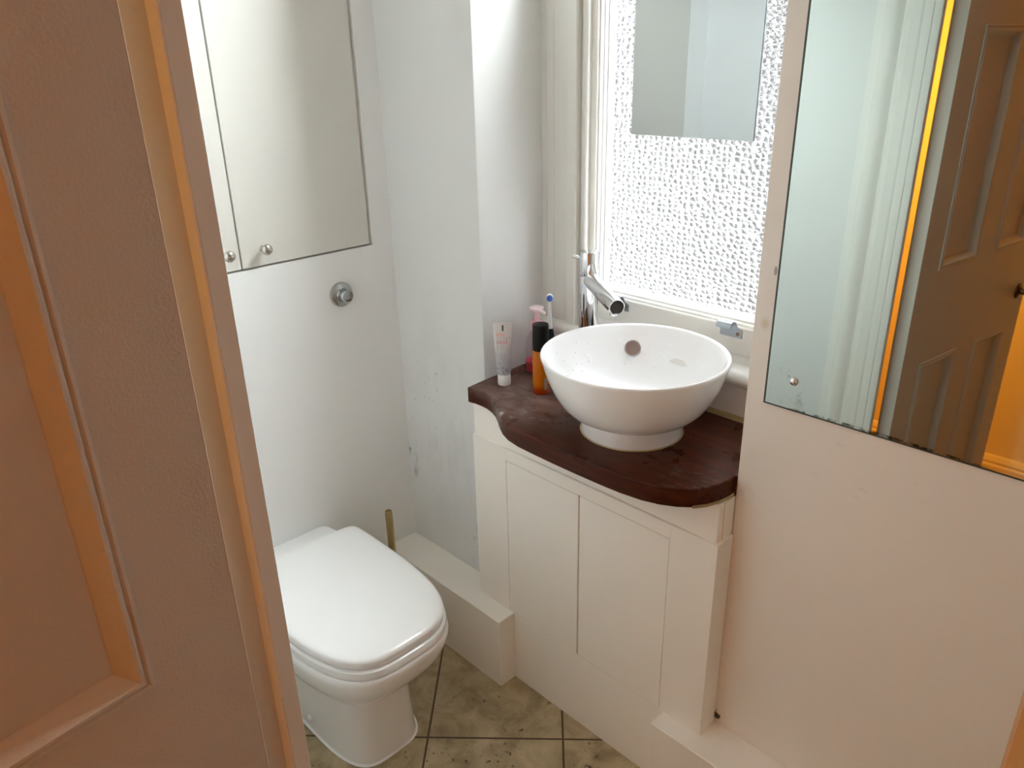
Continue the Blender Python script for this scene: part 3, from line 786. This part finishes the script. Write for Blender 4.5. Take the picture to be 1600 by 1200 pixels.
obj('aerator', b, 'chrome', tap, smooth=40)

# ------------------------------------------------------------------ toiletries on the worktop
ZT = .8131
tu = thing('cream_tube', 'small white squeeze tube with pink print standing on its cap against the recess wall', 'tube', (-1.262, 1.183, ZT), math.radians(43))
cp = bmesh.new(); lathe(cp, [(0, 0), (.0155, 0), (.0160, .002), (.0160, .024), (.0148, .0265), (0, .0268)], 32)
obj('cap', cp, 'whiteplastic', tu)
rings = []
for k in range(15):
    t = k / 14; z = .0268 + t * .128
    wdt = .0172 + (.0232 - .0172) * min(1, t * 1.1); dep = .0140 * (1 - t) ** .8 + .0012
    if t < .06: wdt *= .93
    rings.append([(wdt * math.cos(2 * PI * i / 32), dep * math.sin(2 * PI * i / 32), z) for i in range(32)])
obj('tube_body', loft(bmesh.new(), rings), 'tube', tu, smooth=50)

am = thing('amber_bottle', 'slim amber bottle with a tall black cap standing left of the basin', 'bottle', (-1.160, 1.205, ZT))
b = bmesh.new(); lathe(b, [(0, 0), (.0165, 0), (.0186, .002), (.0190, .006), (.0190, .104), (.0185, .107), (.0165, .108), (0, .108)], 40)
obj('bottle', b, 'amber', am)
b = bmesh.new(); lathe(b, [(0, .1085), (.0188, .1085), (.0191, .110), (.0191, .167), (.0182, .1695), (0, .1700)], 40)
obj('cap', b, 'black', am)
bl = bmesh.new()
an = math.atan2(-1.205, 1.160) + math.radians(38)
r1 = [[(.01925 * math.cos(an + (i - 4) * .062), .01925 * math.sin(an + (i - 4) * .062), z) for i in range(9)] for z in (.012, .043)]
loft(bl, r1, cap=False, closed=False)
obj('barcode_label', bl, 'barcode', am)

pk = thing('pump_bottle', 'clear bottle with a little red soap and a pink pump, behind the amber bottle', 'bottle', (-1.262, 1.298, ZT))
b = bmesh.new(); lathe(b, [(0, .0005), (.026, .0005), (.0290, .003), (.0295, .068), (.026, .088), (.018, .104), (.0145, .110), (.0140, .110), (.0172, .1035), (.0252, .0875), (.0287, .068), (.0282, .004), (0, .004)], 40)
obj('bottle', b, 'clearplastic', pk)
b = bmesh.new(); lathe(b, [(0, .0045), (.0279, .0045), (.0281, .030), (0, .030)], 40)
obj('soap', b, 'pinksoap', pk)
b = bmesh.new(); tube(b, (0, 0, .006), (0, 0, .108), .0025, .0025, 12)
obj('dip_tube', b, 'pinkclear', pk)
b = bmesh.new(); lathe(b, [(0, .1085), (.0165, .1085), (.0165, .130), (.0150, .133), (.0065, .134), (.0065, .155)], 32)
pu = obj('pump', b, 'pinkclear', pk)
b = bmesh.new(); lathe(b, [(0, .155), (.0075, .155), (.010, .160), (.0175, .162), (.0180, .166), (.014, .1685), (0, .169)], 32)
tube(b, (.008, -.003, .1645), (.040, -.014, .1635), .005, .0042, 16)
obj('pump_head', b, 'palepink', pu)

tb = thing('electric_toothbrush', 'electric toothbrush with a black grip and round blue head, beside the pump bottle', 'toothbrush', (-1.180, 1.257, ZT), math.radians(-47))
b = bmesh.new(); lathe(b, [(0, 0), (.0145, 0), (.0150, .003), (.0135, .02), (.0130, .08), (.0125, .115), (.0095, .135), (.0075, .142), (0, .142)], 32)
obj('grip', b, 'black_soft', tb)
b = bmesh.new(); lathe(b, [(0, .142), (.0070, .142), (.0062, .150), (.0048, .175), (.0036, .205), (.0040, .214), (0, .215)], 24)
lathe(b, [(0, 0), (.0085, 0), (.0085, .006), (.006, .008), (0, .008)], 28, (-.004, 0, .2165), (1, 0, 0))
hd = obj('head_shaft', b, 'whiteplastic', tb)
b = bmesh.new(); lathe(b, [(0, 0), (.0070, 0), (.0066, .0075), (0, .0070)], 24, (.004, 0, .2165), (1, 0, 0))
obj('bristles', b, 'bristle', hd)

# ------------------------------------------------------------------ mirrors
mi = thing('wall_mirror', 'tall frameless mirror screwed to the wall right of the window', 'mirror', (-.577, YG, .982))
b = B(0, .82, -.0060, -.0045, 0, 1.30)
me_ = obj('mirror_pane', b, 'mirror', mi, smooth=0)
# the pane's dark ground edge and back
b = B(-.0042, .82, -.0045, -.0003, -.0034, 1.303)
obj('backing', b, 'mirroredge', mi, smooth=0)
# keep the stain coordinates in room space
me_.location = (0, 0, 0)
for xs, zs in ((.047, .051), (.772, .051)):
    b = bmesh.new(); lathe(b, [(0, 0), (.0075, 0), (.0072, .002), (.005, .0045), (.002, .0055), (0, .0056)], 28, (xs, -.006, zs), (0, -1, 0))
    obj('screw_cap', b, 'chrome', mi)

hm = thing('window_mirror', 'plain frameless mirror hanging in front of the textured window glass', 'mirror', (-.948, 1.4385, 1.382))
obj('mirror_pane', B(-.149, .149, -.0050, -.0035, 0, .40), 'mirror_small', hm, smooth=0)
obj('backing', B(-.1498, .1498, -.0035, 0, -.0008, .4008), 'steel', hm, smooth=0)
# two clips hold it to the glass bars above
for s in (-1, 1):
    obj('hanging_strap', B(s * .10 - .004, s * .10 + .004, -.0015, -.0005, .385, .445), 'steel', hm)
